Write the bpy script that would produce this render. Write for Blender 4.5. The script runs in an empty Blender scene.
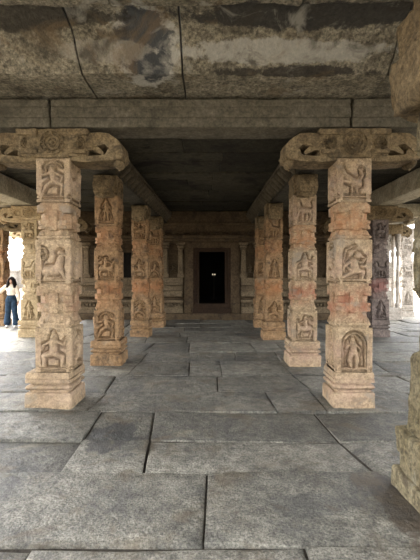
import bpy, math, random
from mathutils import Vector, Matrix, noise
random.seed(11)
SC = bpy.context.scene
COL = SC.collection
PI = math.pi

# ------------------------------------------------------------------ helpers
def link(name, verts, faces, mat, parent=None, smooth=None, mesh=None):
    if mesh is None:
        me = bpy.data.meshes.new(name)
        me.from_pydata([tuple(v) for v in verts], [], faces)
        me.validate(); me.update()
        if mat: me.materials.append(mat)
        if smooth is not None:
            me.polygons.foreach_set('use_smooth', [True] * len(me.polygons))
            me.set_sharp_from_angle(angle=math.radians(smooth))
    else:
        me = mesh
    o = bpy.data.objects.new(name, me)
    COL.objects.link(o)
    if parent: o.parent = parent
    return o

def empty(name, loc=(0, 0, 0), rz=0.0):
    o = bpy.data.objects.new(name, None)
    o.empty_display_size = .2
    COL.objects.link(o)
    o.location = loc; o.rotation_euler = (0, 0, rz)
    return o

def tag(o, label=None, cat=None, group=None, kind=None):
    if label: o['label'] = label
    if cat: o['category'] = cat
    if group: o['group'] = group
    if kind: o['kind'] = kind
    elif cat: o['kind'] = 'thing'
    return o

class MB:
    """collects pieces of ONE object"""
    def __init__(s): s.v = []; s.f = []
    def add(s, v, f, M=None):
        n = len(s.v)
        s.v += [(M @ Vector(p)) if M else Vector(p) for p in v]
        s.f += [[i + n for i in q] for q in f]
        return s
    def build(s, name, mat, parent=None, smooth=35):
        return link(name, s.v, s.f, mat, parent, smooth)

def nz(p, sc, seed=0.0):
    return noise.noise(Vector((p[0] * sc + seed * 7.3, p[1] * sc - seed * 3.1, p[2] * sc + seed * 1.7)))

def rbox(x0, x1, y0, y1, z0, z1, r=.012, step=.15, amp=.004, seed=0.0, fr=4.0, maxn=60):
    """worn stone block: gridded box with rounded edges and an uneven face"""
    c = Vector(((x0 + x1) / 2, (y0 + y1) / 2, (z0 + z1) / 2))
    H = [abs(x1 - x0) / 2, abs(y1 - y0) / 2, abs(z1 - z0) / 2]
    r = min(r, .45 * min(H))
    def axis(h):
        n = max(1, min(maxn, int(round(2 * h / step))))
        a = [-h + 2 * (h) * i / n for i in range(n + 1)]
        # edge loops next to the rounded edge
        b = [-h, -h + r * .4, -h + r] + [t for t in a if -h + r * 1.5 < t < h - r * 1.5] + [h - r, h - r * .4, h]
        return b
    A = [axis(h) for h in H]
    N = [len(a) for a in A]
    idx = {}; V = []; F = []
    def vid(i, j, k):
        key = (i, j, k)
        if key not in idx:
            p = Vector((A[0][i], A[1][j], A[2][k]))
            q = Vector([max(-(H[t] - r), min(H[t] - r, p[t])) for t in range(3)])
            d = p - q
            if d.length > 1e-9: p = q + d.normalized() * r
            w = p + c
            n = (p - q).normalized() if d.length > 1e-9 else Vector((0, 0, 0))
            w = w + n * (amp * nz(w, fr, seed) * 1.6 + amp * .7 * nz(w, fr * 3.1, seed + 5))
            idx[key] = len(V); V.append(w)
        return idx[key]
    for a, b, cc in ((0, 1, 2), (1, 2, 0), (2, 0, 1)):
        for e in (0, N[cc] - 1):
            for i in range(N[a] - 1):
                for j in range(N[b] - 1):
                    q = []
                    for (di, dj) in ((0, 0), (1, 0), (1, 1), (0, 1)):
                        t = [0, 0, 0]; t[a] = i + di; t[b] = j + dj; t[cc] = e
                        q.append(vid(*t))
                    F.append(q if e else q[::-1])
    return V, F

def loft(profile, step=.07, nside=6, amp=.005, seed=0.0, lx=0.0, ly=0.0):
    """profile: (z, half-width, chamfer); square/octagonal stone shaft"""
    lv = []
    for i, (z, h, c) in enumerate(profile):
        if i:
            z0, h0, c0 = profile[i - 1]
            n = max(1, int(abs(z - z0) / step))
            for k in range(1, n):
                t = k / n
                lv.append((z0 + (z - z0) * t, h0 + (h - h0) * t, c0 + (c - c0) * t))
        lv.append((z, h, c))
    V = []; F = []
    per = 4 * (nside + 1)
    for (z, h, c) in lv:
        c = min(c, h * .98)
        pts = []
        for s in range(4):
            a = s * PI / 2
            for k in range(nside + 1):
                t = -(h - c) + 2 * (h - c) * k / nside
                x, y = t, -h
                pts.append((x * math.cos(a) - y * math.sin(a), x * math.sin(a) + y * math.cos(a)))
        for (x, y) in pts:
            p = Vector((x + lx * z, y + ly * z, z))
            d = Vector((x, y, 0)).normalized()
            p += d * (amp * 1.5 * nz(p, 5, seed) + amp * nz(p, 16, seed + 3))
            V.append(p)
    for l in range(len(lv) - 1):
        for k in range(per):
            a = l * per + k; b = l * per + (k + 1) % per
            F.append([a, b, b + per, a + per])
    F.append(list(range(per))[::-1])
    F.append(list(range((len(lv) - 1) * per, len(lv) * per)))
    return V, F

def capsule_rows(p0, p1, r0, r1, n=10, cap=4):
    p0 = Vector(p0); p1 = Vector(p1)
    d = (p1 - p0)
    L = d.length
    d = d.normalized() if L > 1e-6 else Vector((0, 0, 1))
    u = d.orthogonal().normalized(); w = d.cross(u)
    rings = []
    for i in range(cap + 1):
        a = -PI / 2 + PI / 2 * i / cap
        rings.append((p0 + d * (r0 * math.sin(a)), r0 * math.cos(a)))
    for i in range(cap + 1):
        a = PI / 2 * i / cap
        rings.append((p1 + d * (r1 * math.sin(a)), r1 * math.cos(a)))
    V = []; F = []
    for (c, r) in rings:
        for k in range(n):
            t = 2 * PI * k / n
            V.append(c + u * (max(r, 1e-4) * math.cos(t)) + w * (max(r, 1e-4) * math.sin(t)))
    for i in range(len(rings) - 1):
        for k in range(n):
            a = i * n + k; b = i * n + (k + 1) % n
            F.append([a, b, b + n, a + n])
    F.append(list(range(n))[::-1]); F.append(list(range((len(rings) - 1) * n, len(rings) * n)))
    return V, F

def ellipsoid(c, rx, ry, rz, n=16, m=12):
    V = []; F = []
    for i in range(m + 1):
        a = -PI / 2 + PI * i / m
        for k in range(n):
            t = 2 * PI * k / n
            ca = max(math.cos(a), .002)
            V.append(Vector((c[0] + rx * ca * math.cos(t), c[1] + ry * ca * math.sin(t), c[2] + rz * math.sin(a))))
    for i in range(m):
        for k in range(n):
            p = i * n + k; q = i * n + (k + 1) % n
            F.append([p, q, q + n, p + n])
    F.append(list(range(n))[::-1]); F.append(list(range(m * n, (m + 1) * n)))
    return V, F

# ------------------------------------------------------------------ materials
def stone(name, cols, scale=1.0, bump=.35, rough=.85, grain=60.0, spec=.25, bands=None, stain=None,
          blotch=None, objz=False, chisel=0.0, bd=.02, island=0.0, gc=.45, mc=.55, gain=1.0):
    cols = [tuple(min(.8, v * gain * .68) for v in c) for c in cols]
    """cols: 3-4 sRGB-ish linear colours mixed by noise.  bands: [(z0,z1,colour,strength)] pigment on the shaft."""
    m = bpy.data.materials.new(name); m.use_nodes = True
    nt = m.node_tree; N = nt.nodes; L = nt.links
    b = N['Principled BSDF']
    b.inputs['Roughness'].default_value = rough
    b.inputs['Specular IOR Level'].default_value = spec
    geo = N.new('ShaderNodeNewGeometry')
    pos = geo.outputs['Position']
    def noi(sc, det=6, ro=.6, vec=None, dist=0.0):
        n = N.new('ShaderNodeTexNoise'); n.inputs['Scale'].default_value = sc
        n.inputs['Detail'].default_value = det; n.inputs['Roughness'].default_value = ro
        n.inputs['Distortion'].default_value = dist
        L.new(vec or pos, n.inputs['Vector']); return n.outputs['Fac']
    def ramp(fac, stops):
        r = N.new('ShaderNodeValToRGB'); e = r.color_ramp.elements
        while len(e) < len(stops): e.new(.5)
        for q, (p, c) in zip(e, stops):
            q.position = p; q.color = (c[0], c[1], c[2], 1) if not isinstance(c, (int, float)) else (c, c, c, 1)
        L.new(fac, r.inputs['Fac']); return r.outputs['Color']
    def mix(f, a, bb, mode='MIX'):
        x = N.new('ShaderNodeMix'); x.data_type = 'RGBA'; x.blend_type = mode
        if isinstance(f, (int, float)): x.inputs[0].default_value = f
        else: L.new(f, x.inputs[0])
        for s, v in ((6, a), (7, bb)):
            if isinstance(v, tuple): x.inputs[s].default_value = (v[0], v[1], v[2], 1)
            else: L.new(v, x.inputs[s])
        return x.outputs[2]
    def math_(op, a, bb=None, clamp=False):
        x = N.new('ShaderNodeMath'); x.operation = op; x.use_clamp = clamp
        for s, v in ((0, a), (1, bb)):
            if v is None: continue
            if isinstance(v, (int, float)): x.inputs[s].default_value = v
            else: L.new(v, x.inputs[s])
        return x.outputs[0]
    n1 = noi(1.3 * scale, 7, .62)
    st = [(.28 + .44 * i / (len(cols) - 1), c) for i, c in enumerate(cols)]
    col = ramp(n1, st)
    n2 = noi(9 * scale, 6, .7)
    col = mix(mc, col, ramp(n2, [(.33, .32), (.66, 1.45)]), 'MULTIPLY')
    n3 = noi(grain, 4, .8)
    col = mix(gc, col, ramp(n3, [(.34, .25), (.66, 1.75)]), 'MULTIPLY')
    if island:
        mr = N.new('ShaderNodeMapRange'); mr.inputs['To Min'].default_value = 1 - island; mr.inputs['To Max'].default_value = 1 + island
        L.new(geo.outputs['Random Per Island'], mr.inputs['Value'])
        col = mix(1.0, col, mr.outputs[0], 'MULTIPLY')
    if objz:
        tc = N.new('ShaderNodeTexCoord'); sx = N.new('ShaderNodeSeparateXYZ')
        L.new(tc.outputs['Object'], sx.inputs[0]); zz = sx.outputs['Z']
    if bands:
        for (z0, z1, c, s) in bands:
            mid = (z0 + z1) / 2; hw = (z1 - z0) / 2
            d = math_('ABSOLUTE', math_('SUBTRACT', zz, mid))
            k = math_('SUBTRACT', 1.25, math_('DIVIDE', d, hw), True)
            nn = ramp(noi(4.5, 5, .7), [(.34, 0), (.62, 1)])
            f = math_('MULTIPLY', math_('MULTIPLY', k, nn), s, True)
            c = tuple(v * .8 for v in c)
            col = mix(f, col, c)
    if blotch:      # (centre xyz, radii xyz, colour, strength, edge noise scale)
        for (cc, rr, c, s, ns) in blotch:
            mp = N.new('ShaderNodeVectorMath'); mp.operation = 'SUBTRACT'; L.new(pos, mp.inputs[0]); mp.inputs[1].default_value = cc
            dv = N.new('ShaderNodeVectorMath'); dv.operation = 'DIVIDE'; L.new(mp.outputs[0], dv.inputs[0]); dv.inputs[1].default_value = rr
            ln = N.new('ShaderNodeVectorMath'); ln.operation = 'LENGTH'; L.new(dv.outputs[0], ln.inputs[0])
            d = math_('ADD', ln.outputs['Value'], math_('MULTIPLY', math_('SUBTRACT', noi(ns, 6, .7), .5), 1.7))
            f = math_('MULTIPLY', ramp(d, [(.80, 1), (.96, 0)]), s, True)
            c = tuple(v * .72 for v in c)
            col = mix(f, col, c)
    if stain:       # (colour, low, high, scale)
        for (c, lo, hi, ns, s) in stain:
            f = math_('MULTIPLY', ramp(noi(ns, 7, .65, dist=.6), [(lo, 0), (hi, 1)]), s)
            c = tuple(v * .72 for v in c)
            col = mix(f, col, c)
    L.new(col, b.inputs['Base Color'])
    h = math_('ADD', math_('MULTIPLY', noi(7 * scale, 8, .65), 1.0), math_('MULTIPLY', n3, .22))
    if chisel:
        wv = N.new('ShaderNodeTexWave'); wv.inputs['Scale'].default_value = 9; wv.inputs['Distortion'].default_value = 5
        wv.inputs['Detail'].default_value = 3; wv.bands_direction = 'DIAGONAL'
        L.new(pos, wv.inputs['Vector'])
        h = math_('ADD', h, math_('MULTIPLY', wv.outputs['Fac'], chisel))
    bp = N.new('ShaderNodeBump'); bp.inputs['Strength'].default_value = bump; bp.inputs['Distance'].default_value = bd
    L.new(h, bp.inputs['Height']); L.new(bp.outputs['Normal'], b.inputs['Normal'])
    return m

def plain(name, c, rough=.7, emit=None, es=0, noise_amt=.25, sc=30, metal=0):
    m = bpy.data.materials.new(name); m.use_nodes = True
    nt = m.node_tree; b = nt.nodes['Principled BSDF']
    n = nt.nodes.new('ShaderNodeTexNoise'); n.inputs['Scale'].default_value = sc
    tc = nt.nodes.new('ShaderNodeTexCoord'); nt.links.new(tc.outputs['Object'], n.inputs['Vector'])
    r = nt.nodes.new('ShaderNodeValToRGB')
    k = 1 - noise_amt
    r.color_ramp.elements[0].position = .3; r.color_ramp.elements[1].position = .7
    r.color_ramp.elements[0].color = (c[0] * k, c[1] * k, c[2] * k, 1)
    r.color_ramp.elements[1].color = (min(1, c[0] * (2 - k)), min(1, c[1] * (2 - k)), min(1, c[2] * (2 - k)), 1)
    nt.links.new(n.outputs['Fac'], r.inputs['Fac']); nt.links.new(r.outputs['Color'], b.inputs['Base Color'])
    b.inputs['Roughness'].default_value = rough; b.inputs['Metallic'].default_value = metal
    b.inputs['Specular IOR Level'].default_value = .1 if rough > .7 else .4
    if emit:
        b.inputs['Emission Color'].default_value = (*emit, 1); b.inputs['Emission Strength'].default_value = es
    return m

RED = (.34, .11, .06); ORANGE = (.40, .17, .07)
M_PIL = stone('warm_granite', gain=1.25, cols=[(.25, .172, .098), (.345, .247, .146), (.405, .30, .186), (.315, .218, .127)], scale=1.8, bump=1.0, rough=.86, grain=52, mc=.65, gc=.5,
              bands=[(1.0, 1.52, (.36, .19, .12), .55), (2.0, 2.5, (.38, .20, .11), .5), (0, .42, (.48, .34, .25), .45)], objz=True,
              stain=[((.09, .065, .042), .56, .68, 3.0, .55), ((.46, .39, .30), .58, .68, 3.0, .45)], bd=.03)
M_PILR = stone('red_stained_granite', gain=1.25, cols=[(.25, .172, .098), (.345, .247, .146), (.405, .30, .186), (.315, .218, .127)], scale=1.8, bump=1.0, rough=.86, grain=52, mc=.65, gc=.5,
              bands=[(1.05, 1.48, RED, .8), (2.0, 2.55, ORANGE, .8), (0, .42, (.50, .33, .25), .5)], objz=True,
              stain=[((.09, .065, .042), .56, .68, 3.0, .55), ((.46, .39, .30), .58, .68, 3.0, .45)], bd=.03)
M_PIL2 = stone('ochre_granite', gain=1.25, cols=[(.20, .115, .055), (.285, .172, .084), (.335, .21, .11), (.245, .143, .067)], scale=1.8, bump=1.0, rough=.86, grain=52, mc=.65, gc=.5,
               bands=[(1.02, 1.52, ORANGE, .8), (2.05, 2.5, ORANGE, .6)], objz=True,
               stain=[((.06, .042, .027), .54, .66, 4.0, .7), ((.40, .31, .21), .58, .68, 3.0, .4)], bd=.03)
M_CAP = stone('capital_granite', gain=.86, cols=[(.18, .125, .063), (.28, .20, .105), (.34, .25, .14), (.21, .145, .076)], scale=2.2, bump=1.0, rough=.9, grain=45, mc=.8,
              stain=[((.055, .042, .027), .52, .66, 3.6, .75)], bd=.035)
M_GREY = stone('grey_pink_granite', gain=.72, cols=[(.17, .14, .12), (.26, .205, .175), (.34, .265, .23), (.21, .17, .15)], scale=1.6, bump=.9, rough=.9, grain=50, mc=.8,
               bands=[(1.0, 1.6, (.26, .11, .09), .8)], objz=True)
M_LICH = stone('lichen_granite', gain=.82, cols=[(.16, .13, .07), (.26, .21, .115), (.32, .265, .16), (.20, .16, .09)], scale=2.0, bump=1.0, rough=.9, grain=45, mc=.85, gc=.6,
               stain=[((.36, .34, .26), .58, .66, 7.0, .5), ((.08, .06, .04), .56, .68, 4.0, .7)], bd=.04)
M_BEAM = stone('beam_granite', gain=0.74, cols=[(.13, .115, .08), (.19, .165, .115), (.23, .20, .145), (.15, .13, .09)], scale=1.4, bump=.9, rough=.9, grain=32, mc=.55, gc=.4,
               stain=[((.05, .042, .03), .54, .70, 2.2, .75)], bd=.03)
M_NAVB = stone('shaded_beam_granite', gain=0.45, cols=[(.07, .06, .04), (.11, .092, .06), (.14, .12, .078), (.085, .07, .045)], scale=1.4, bump=.9, rough=.9, grain=32, mc=.8, gc=.7,  # beam granite darkened: shade of the nave put into its colour
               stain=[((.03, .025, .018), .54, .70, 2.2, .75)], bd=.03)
M_FLUT = stone('shaded_cornice_granite', gain=.55, cols=[(.12, .095, .06), (.18, .145, .092), (.22, .18, .12), (.14, .11, .07)], scale=1.6, bump=.9, rough=.9, grain=45)  # dark cornice tone carries the nave's shade in the colour
M_SIDE = stone('aisle_beam_granite', gain=1.5, cols=[(.22, .185, .135), (.32, .28, .20), (.41, .36, .265), (.25, .21, .145)], scale=1.4, bump=.9, rough=.9, grain=45)  # light bounced off the floor is put into this paler beam colour
M_CEIL = stone('shaded_ceiling_granite', gain=0.9, cols=[(.045, .04, .027), (.07, .062, .043), (.092, .082, .055), (.055, .047, .03)], scale=1.2, bump=1.0, rough=.92, grain=35,  # dimness of the interior put into the ceiling's base colour
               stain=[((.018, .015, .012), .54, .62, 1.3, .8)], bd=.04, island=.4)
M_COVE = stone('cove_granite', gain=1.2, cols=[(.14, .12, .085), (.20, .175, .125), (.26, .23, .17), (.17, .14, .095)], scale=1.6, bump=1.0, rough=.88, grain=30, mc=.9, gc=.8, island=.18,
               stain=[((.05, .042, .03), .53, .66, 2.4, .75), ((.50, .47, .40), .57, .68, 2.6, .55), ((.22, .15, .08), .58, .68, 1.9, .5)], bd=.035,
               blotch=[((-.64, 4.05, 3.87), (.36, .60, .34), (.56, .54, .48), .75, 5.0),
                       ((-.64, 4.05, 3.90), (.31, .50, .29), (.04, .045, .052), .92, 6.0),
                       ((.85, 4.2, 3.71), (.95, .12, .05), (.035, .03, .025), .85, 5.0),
                       ((.7, 4.06, 3.85), (1.1, .30, .10), (.56, .54, .48), .6, 4.0), ((-1.1, 4.06, 3.85), (.5, .30, .10), (.46, .42, .35), .5, 4.0),  # pale blotches: light on the sloped cove face put into the colour
                       ((1.0, 3.78, 4.03), (1.4, .20, .11), (.032, .030, .027), .9, 4.0),  # dark band: shade along the upper cove put into the colour
                       ((-1.75, 3.80, 4.02), (1.0, .18, .10), (.035, .03, .022), .85, 4.0)])  # left part of the painted shade band
M_WALL = stone('shrine_wall_granite', gain=0.85, cols=[(.09, .06, .033), (.14, .095, .052), (.18, .125, .07), (.11, .075, .04)], scale=1.8, bump=1.0, rough=.9, grain=45,
               stain=[((.035, .026, .018), .54, .68, 2.5, .75)], bd=.03)
M_WALL2 = stone('pale_shrine_wall_granite', gain=1.15, cols=[(.11, .08, .048), (.17, .125, .075), (.22, .165, .10), (.13, .095, .055)], scale=2.4, bump=1.0, rough=.9, grain=45)
M_DOOR = stone('dark_red_door_stone', gain=0.7, cols=[(.05, .028, .015), (.075, .041, .021), (.10, .058, .03)], scale=2, bump=.8, rough=.85, grain=45)
M_DARK = stone('shade_black_stone', [(.012, .010, .008), (.018, .015, .012), (.024, .02, .016)], 1.5, .5, .95, 40)  # near-black colour stands for shade in the niche and shrine chamber
M_FLOOR = stone('worn_floor_granite', gain=1.0, cols=[(.104, .097, .079), (.161, .151, .123), (.212, .198, .161), (.133, .117, .090)], scale=.9, bump=1.0, rough=.62, grain=58, spec=.35,
                stain=[((.045, .046, .046), .53, .66, 1.1, .7), ((.32, .275, .20), .57, .69, 1.7, .6), ((.13, .10, .062), .54, .63, 2.6, .65)],
                chisel=.02, bd=.05, island=.42, gc=1.0, mc=.75,
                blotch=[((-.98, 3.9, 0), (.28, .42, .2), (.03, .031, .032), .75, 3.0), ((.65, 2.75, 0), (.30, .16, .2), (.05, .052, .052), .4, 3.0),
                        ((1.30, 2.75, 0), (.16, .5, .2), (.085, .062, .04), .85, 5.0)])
M_GAP = stone('packed_earth', [(.05, .042, .032), (.075, .063, .048), (.10, .085, .065)], 3, .6, .95, 60)
M_GROUND = stone('sandy_court', [(.23, .195, .145), (.29, .25, .19), (.34, .295, .225)], .6, .5, .95, 20)
M_GOLD = stone('painted_sunlight_stone', [(.46, .33, .18), (.60, .45, .26), (.70, .54, .34)], 1.6, .9, .9, 50)  # warm sunlight on the left outer pillars put into the stone colour
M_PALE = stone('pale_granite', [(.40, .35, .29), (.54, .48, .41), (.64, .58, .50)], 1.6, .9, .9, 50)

# ------------------------------------------------------------------ relief carvings (height fields cut to the figure)
def arc(cx, cy, rx, ry, a0, a1, n=10):
    return [(cx + rx * math.cos(math.radians(a0 + (a1 - a0) * i / n)), cy + ry * math.sin(math.radians(a0 + (a1 - a0) * i / n))) for i in range(n + 1)]
def poly(pts, r0, r1=None):
    r1 = r0 if r1 is None else r1
    n = len(pts) - 1
    return [(pts[i], pts[i + 1], r0 + (r1 - r0) * i / n, r0 + (r1 - r0) * (i + 1) / n) for i in range(n)]
def dot(x, y, r): return [((x, y), (x + .001, y), r, r)]
DES = {}
DES['dancer'] = (dot(0, .81, .095) + dot(0, .93, .055) + poly([(0, .68), (.0, .56), (0, .42)], .13, .11)
    + poly([(-.10, .68), (-.27, .60), (-.33, .46)], .045, .034) + poly([(.10, .68), (.28, .62), (.32, .78)], .045, .034)
    + poly([(-.05, .38), (-.26, .33), (-.24, .08)], .09, .055) + poly([(.05, .38), (.24, .30), (.22, .08)], .09, .055)
    + poly([(-.24, .07), (-.36, .06)], .045) + poly([(.22, .07), (.34, .06)], .045) + poly([(-.42, .0), (.42, .0)], .03))
DES['seated_beast'] = (poly([(-.06, .26), (.16, .24)], .16, .15) + poly([(-.12, .32), (-.20, .62)], .12, .09) + dot(-.20, .72, .10)
    + poly([(-.24, .70), (-.36, .64)], .06, .04) + poly([(-.18, .30), (-.30, .06)], .07, .05) + poly([(.10, .2), (.22, .06), (.05, .05)], .08, .05)
    + poly([(.26, .16), (.33, .38), (.32, .52)], .045, .035) + poly(arc(.30, .70, .12, .16, -90, 270, 16), .028) + dot(.30, .70, .05)
    + poly([(-.42, .0), (.42, .0)], .03))
DES['archer'] = (dot(-.02, .78, .09) + poly([(-.02, .68), (.03, .44)], .11, .10) + poly([(-.08, .66), (-.30, .60), (-.34, .78)], .05, .035)
    + poly([(.08, .66), (.26, .56), (.20, .40)], .05, .035) + poly([(.0, .42), (-.20, .30), (-.30, .05)], .085, .045)
    + poly([(.06, .42), (.26, .32), (.22, .05)], .085, .045) + poly(arc(.02, .80, .24, .16, 20, 200, 10), .03) + poly([(-.42, .0), (.42, .0)], .03))
DES['lion'] = (poly([(-.20, .44), (.18, .42)], .13, .11) + poly([(-.22, .48), (-.28, .70)], .12, .11) + dot(-.30, .74, .12)
    + poly([(-.34, .70), (-.44, .64)], .06, .04) + poly([(-.22, .38), (-.32, .20), (-.28, .05)], .065, .045) + poly([(-.10, .36), (-.08, .05)], .06, .045)
    + poly([(.18, .40), (.28, .24), (.20, .05)], .075, .045) + poly([(.10, .36), (.06, .05)], .06, .045)
    + poly([(.26, .46), (.38, .58), (.30, .78), (.38, .88)], .04, .03) + poly([(-.42, .0), (.42, .0)], .03))
DES['monkey'] = (poly([(.02, .28), (-.02, .50)], .14, .11) + dot(.10, .66, .10) + poly([(.14, .64), (.24, .60)], .05, .035) + poly([(-.04, .52), (.20, .46), (.30, .58)], .05, .035)
    + poly([(-.08, .50), (-.26, .38), (-.30, .22)], .05, .04) + poly([(.02, .24), (.24, .22), (.20, .05)], .08, .05) + poly([(-.04, .22), (-.24, .10), (-.36, .06)], .075, .045)
    + poly([(-.10, .26), (-.30, .48), (-.22, .80), (.0, .90)], .035, .025) + poly([(-.42, .0), (.42, .0)], .035))
DES['arch_god'] = (poly(arc(0, .52, .30, .40, -20, 200, 18), .028) + poly([(.29, .38), (.30, .06)], .028) + poly([(-.29, .38), (-.30, .06)], .028)
    + dot(.04, .74, .075) + dot(.04, .84, .045) + poly([(.04, .66), (.0, .42)], .095, .085) + poly([(-.04, .62), (-.15, .50), (-.13, .34)], .04, .03)
    + poly([(.11, .62), (.20, .52), (.16, .72)], .04, .03) + poly([(-.03, .40), (-.08, .22), (-.05, .05)], .075, .045) + poly([(.05, .40), (.12, .22), (.07, .05)], .075, .045)
    + poly([(-.38, .0), (.38, .0)], .035))
DES['peacock'] = (poly([(-.10, .36), (.08, .42)], .13, .11) + poly([(-.12, .42), (-.22, .60), (-.16, .74)], .06, .045) + dot(-.18, .76, .06) + poly([(-.20, .76), (-.30, .73)], .03, .02)
    + poly([(.08, .44), (.28, .62), (.36, .84)], .10, .05) + poly([(.10, .38), (.34, .44)], .07, .04) + poly([(-.06, .28), (-.12, .05)], .035) + poly([(.05, .30), (.08, .05)], .035)
    + poly([(-.42, .0), (.42, .0)], .03))
DES['devotee'] = (dot(0, .84, .075) + dot(0, .93, .04) + poly([(0, .74), (.02, .52), (0, .46)], .09, .085) + poly([(-.08, .72), (-.17, .58), (-.03, .60)], .04, .03)
    + poly([(.08, .72), (.17, .58), (.03, .60)], .04, .03) + poly([(-.04, .44), (-.07, .05)], .07, .045) + poly([(.05, .44), (.08, .05)], .07, .045)
    + poly([(-.12, .44), (-.22, .20)], .03, .02) + poly([(.12, .44), (.24, .16)], .03, .02) + poly([(-.38, .0), (.38, .0)], .03))
DES['rider'] = (poly([(-.18, .38), (.18, .38)], .11, .12) + poly([(-.20, .42), (-.30, .64)], .07, .06) + poly([(-.30, .66), (-.42, .58)], .055, .035)
    + poly([(-.16, .32), (-.30, .22), (-.26, .05)], .055, .035) + poly([(-.10, .3), (-.12, .05)], .05, .035) + poly([(.18, .34), (.26, .2), (.20, .05)], .06, .035)
    + poly([(.26, .40), (.36, .28), (.34, .12)], .035, .02) + poly([(.04, .46), (.02, .70)], .085, .07) + dot(.02, .80, .07) + poly([(-.02, .66), (-.20, .58)], .035) + poly([(.06, .68), (.22, .80), (.30, .72)], .035)
    + poly([(-.42, .0), (.42, .0)], .03))
DES['rosette'] = (poly(arc(0, .5, .40, .40, 0, 360, 28), .03) + poly(arc(0, .5, .26, .26, 0, 360, 22), .026) + poly(arc(0, .5, .13, .13, 0, 360, 16), .03) + dot(0, .5, .06)
    + sum([dot(.33 * math.cos(a * PI / 4), .5 + .33 * math.sin(a * PI / 4), .045) for a in range(8)], []))
DES['scroll'] = (poly(arc(-.24, .3, .16, .2, 200, -60, 12), .05) + dot(-.24, .28, .05) + poly(arc(.24, .3, .16, .2, -20, 240, 12), .05) + dot(.24, .28, .05)
    + poly([(-.42, .72), (.42, .72)], .06) + poly([(-.42, .05), (.42, .05)], .04))

_rel = {}
def relief_mesh(design, W, Hh, depth, res, mat, flip=False):
    key = (design, round(W, 3), round(Hh, 3), res, mat.name, flip)
    if key in _rel: return _rel[key]
    caps = DES[design]
    s = min(Hh, W / .92)
    caps = [((a[0] * s * (-1 if flip else 1), a[1] * s), (b[0] * s * (-1 if flip else 1), b[1] * s), r0 * s, r1 * s) for a, b, r0, r1 in caps]
    nx = int(W / res) + 4; ny = int(Hh / res) + 8
    G = {}
    for i in range(-2, nx):
        for j in range(-4, ny):
            x = -W / 2 + i * res; y = j * res
            h = 0
            for a, b, r0, r1 in caps:
                dx = b[0] - a[0]; dy = b[1] - a[1]
                t = ((x - a[0]) * dx + (y - a[1]) * dy) / (dx * dx + dy * dy + 1e-12)
                t = max(0, min(1, t)); r = r0 + (r1 - r0) * t
                d = math.hypot(x - a[0] - dx * t, y - a[1] - dy * t)
                if d < r: h = max(h, (1 - (d / r) ** 2) ** .36 * (.45 + .55 * min(1, r / (.1 * s))))
            G[i, j] = h
    V = []; F = []; ix = {}
    def vid(i, j):
        if (i, j) not in ix:
            h = G.get((i, j), 0)
            y = -h * depth if h > 0 else .010
            ix[i, j] = len(V); V.append((-W / 2 + i * res, y, j * res))
        return ix[i, j]
    for i in range(-2, nx - 1):
        for j in range(-4, ny - 1):
            q = [(i, j), (i + 1, j), (i + 1, j + 1), (i, j + 1)]
            if max(G[a] for a in q) > 0: F.append([vid(*a) for a in q])
    me = bpy.data.meshes.new('relief_carving'); me.from_pydata(V, [], F); me.update(); me.materials.append(mat)
    me.polygons.foreach_set('use_smooth', [True] * len(me.polygons))
    me.set_sharp_from_angle(angle=math.radians(50))
    _rel[key] = me
    return me

_pan = {}
def panel_mesh(design, W, Hh, fw, fh, z0, depth, res, mat, flip=False):
    """carved face of a pillar block: figure standing proud of a plain ground with a cut outline round it.
    W, Hh: face size; fw, fh: figure size; z0: figure foot above the lower edge"""
    key = (design, round(W, 3), round(Hh, 3), res, mat.name, flip)
    if key in _pan: return _pan[key]
    s = min(fh, fw / .92); f_ = -1 if flip else 1
    caps = [((a[0] * s * f_, z0 + a[1] * s), (b[0] * s * f_, z0 + b[1] * s), r0 * s, r1 * s) for a, b, r0, r1 in DES[design]]
    nx = int(W / res); ny = int(Hh / res)
    V = []; F = []
    for j in range(ny + 1):
        for i in range(nx + 1):
            x = -W / 2 + W * i / nx; y = Hh * j / ny
            h = 0; dm = 1
            for a, b, r0, r1 in caps:
                dx = b[0] - a[0]; dy = b[1] - a[1]
                t = ((x - a[0]) * dx + (y - a[1]) * dy) / (dx * dx + dy * dy + 1e-12)
                t = max(0, min(1, t)); r = r0 + (r1 - r0) * t
                d = math.hypot(x - a[0] - dx * t, y - a[1] - dy * t)
                if d < r: h = max(h, (1 - (d / r) ** 2) ** .5 * (.4 + .6 * min(1, r / (.09 * s))))
                dm = min(dm, d - r)
            g = max(0.0, min(1.0, 1.4 * (1 - max(0, dm) / .028))) * .042
            e = min(x + W / 2, W / 2 - x, y, Hh - y)
            ed = .010 * max(0, 1 - e / .016) + (.012 * max(0, nz((x, y, 3.0 + len(_pan)), 9, 2) - .1) if e < .03 else 0)
            yy = g - h * depth + ed + .003 * nz((x, y, len(_pan)), 14) + .004 * nz((x, y, len(_pan)), 5)
            V.append((x, min(yy, .058), y))
    for j in range(ny):
        for i in range(nx):
            a = j * (nx + 1) + i; F.append([a, a + 1, a + nx + 2, a + nx + 1])
    ring = list(range(nx + 1)) + [j * (nx + 1) + nx for j in range(1, ny + 1)] + [ny * (nx + 1) + i for i in range(nx - 1, -1, -1)] + [j * (nx + 1) for j in range(ny - 1, 0, -1)]
    n0 = len(V); m = len(ring)
    for k in ring: V.append((V[k][0], .07, V[k][2]))
    for k in range(m): F.append([ring[k], n0 + k, n0 + (k + 1) % m, ring[(k + 1) % m]])
    me = bpy.data.meshes.new('relief_carving'); me.from_pydata(V, [], F); me.update(); me.materials.append(mat)
    me.polygons.foreach_set('use_smooth', [True] * len(me.polygons)); me.set_sharp_from_angle(angle=math.radians(48))
    _pan[key] = me
    return me

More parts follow.
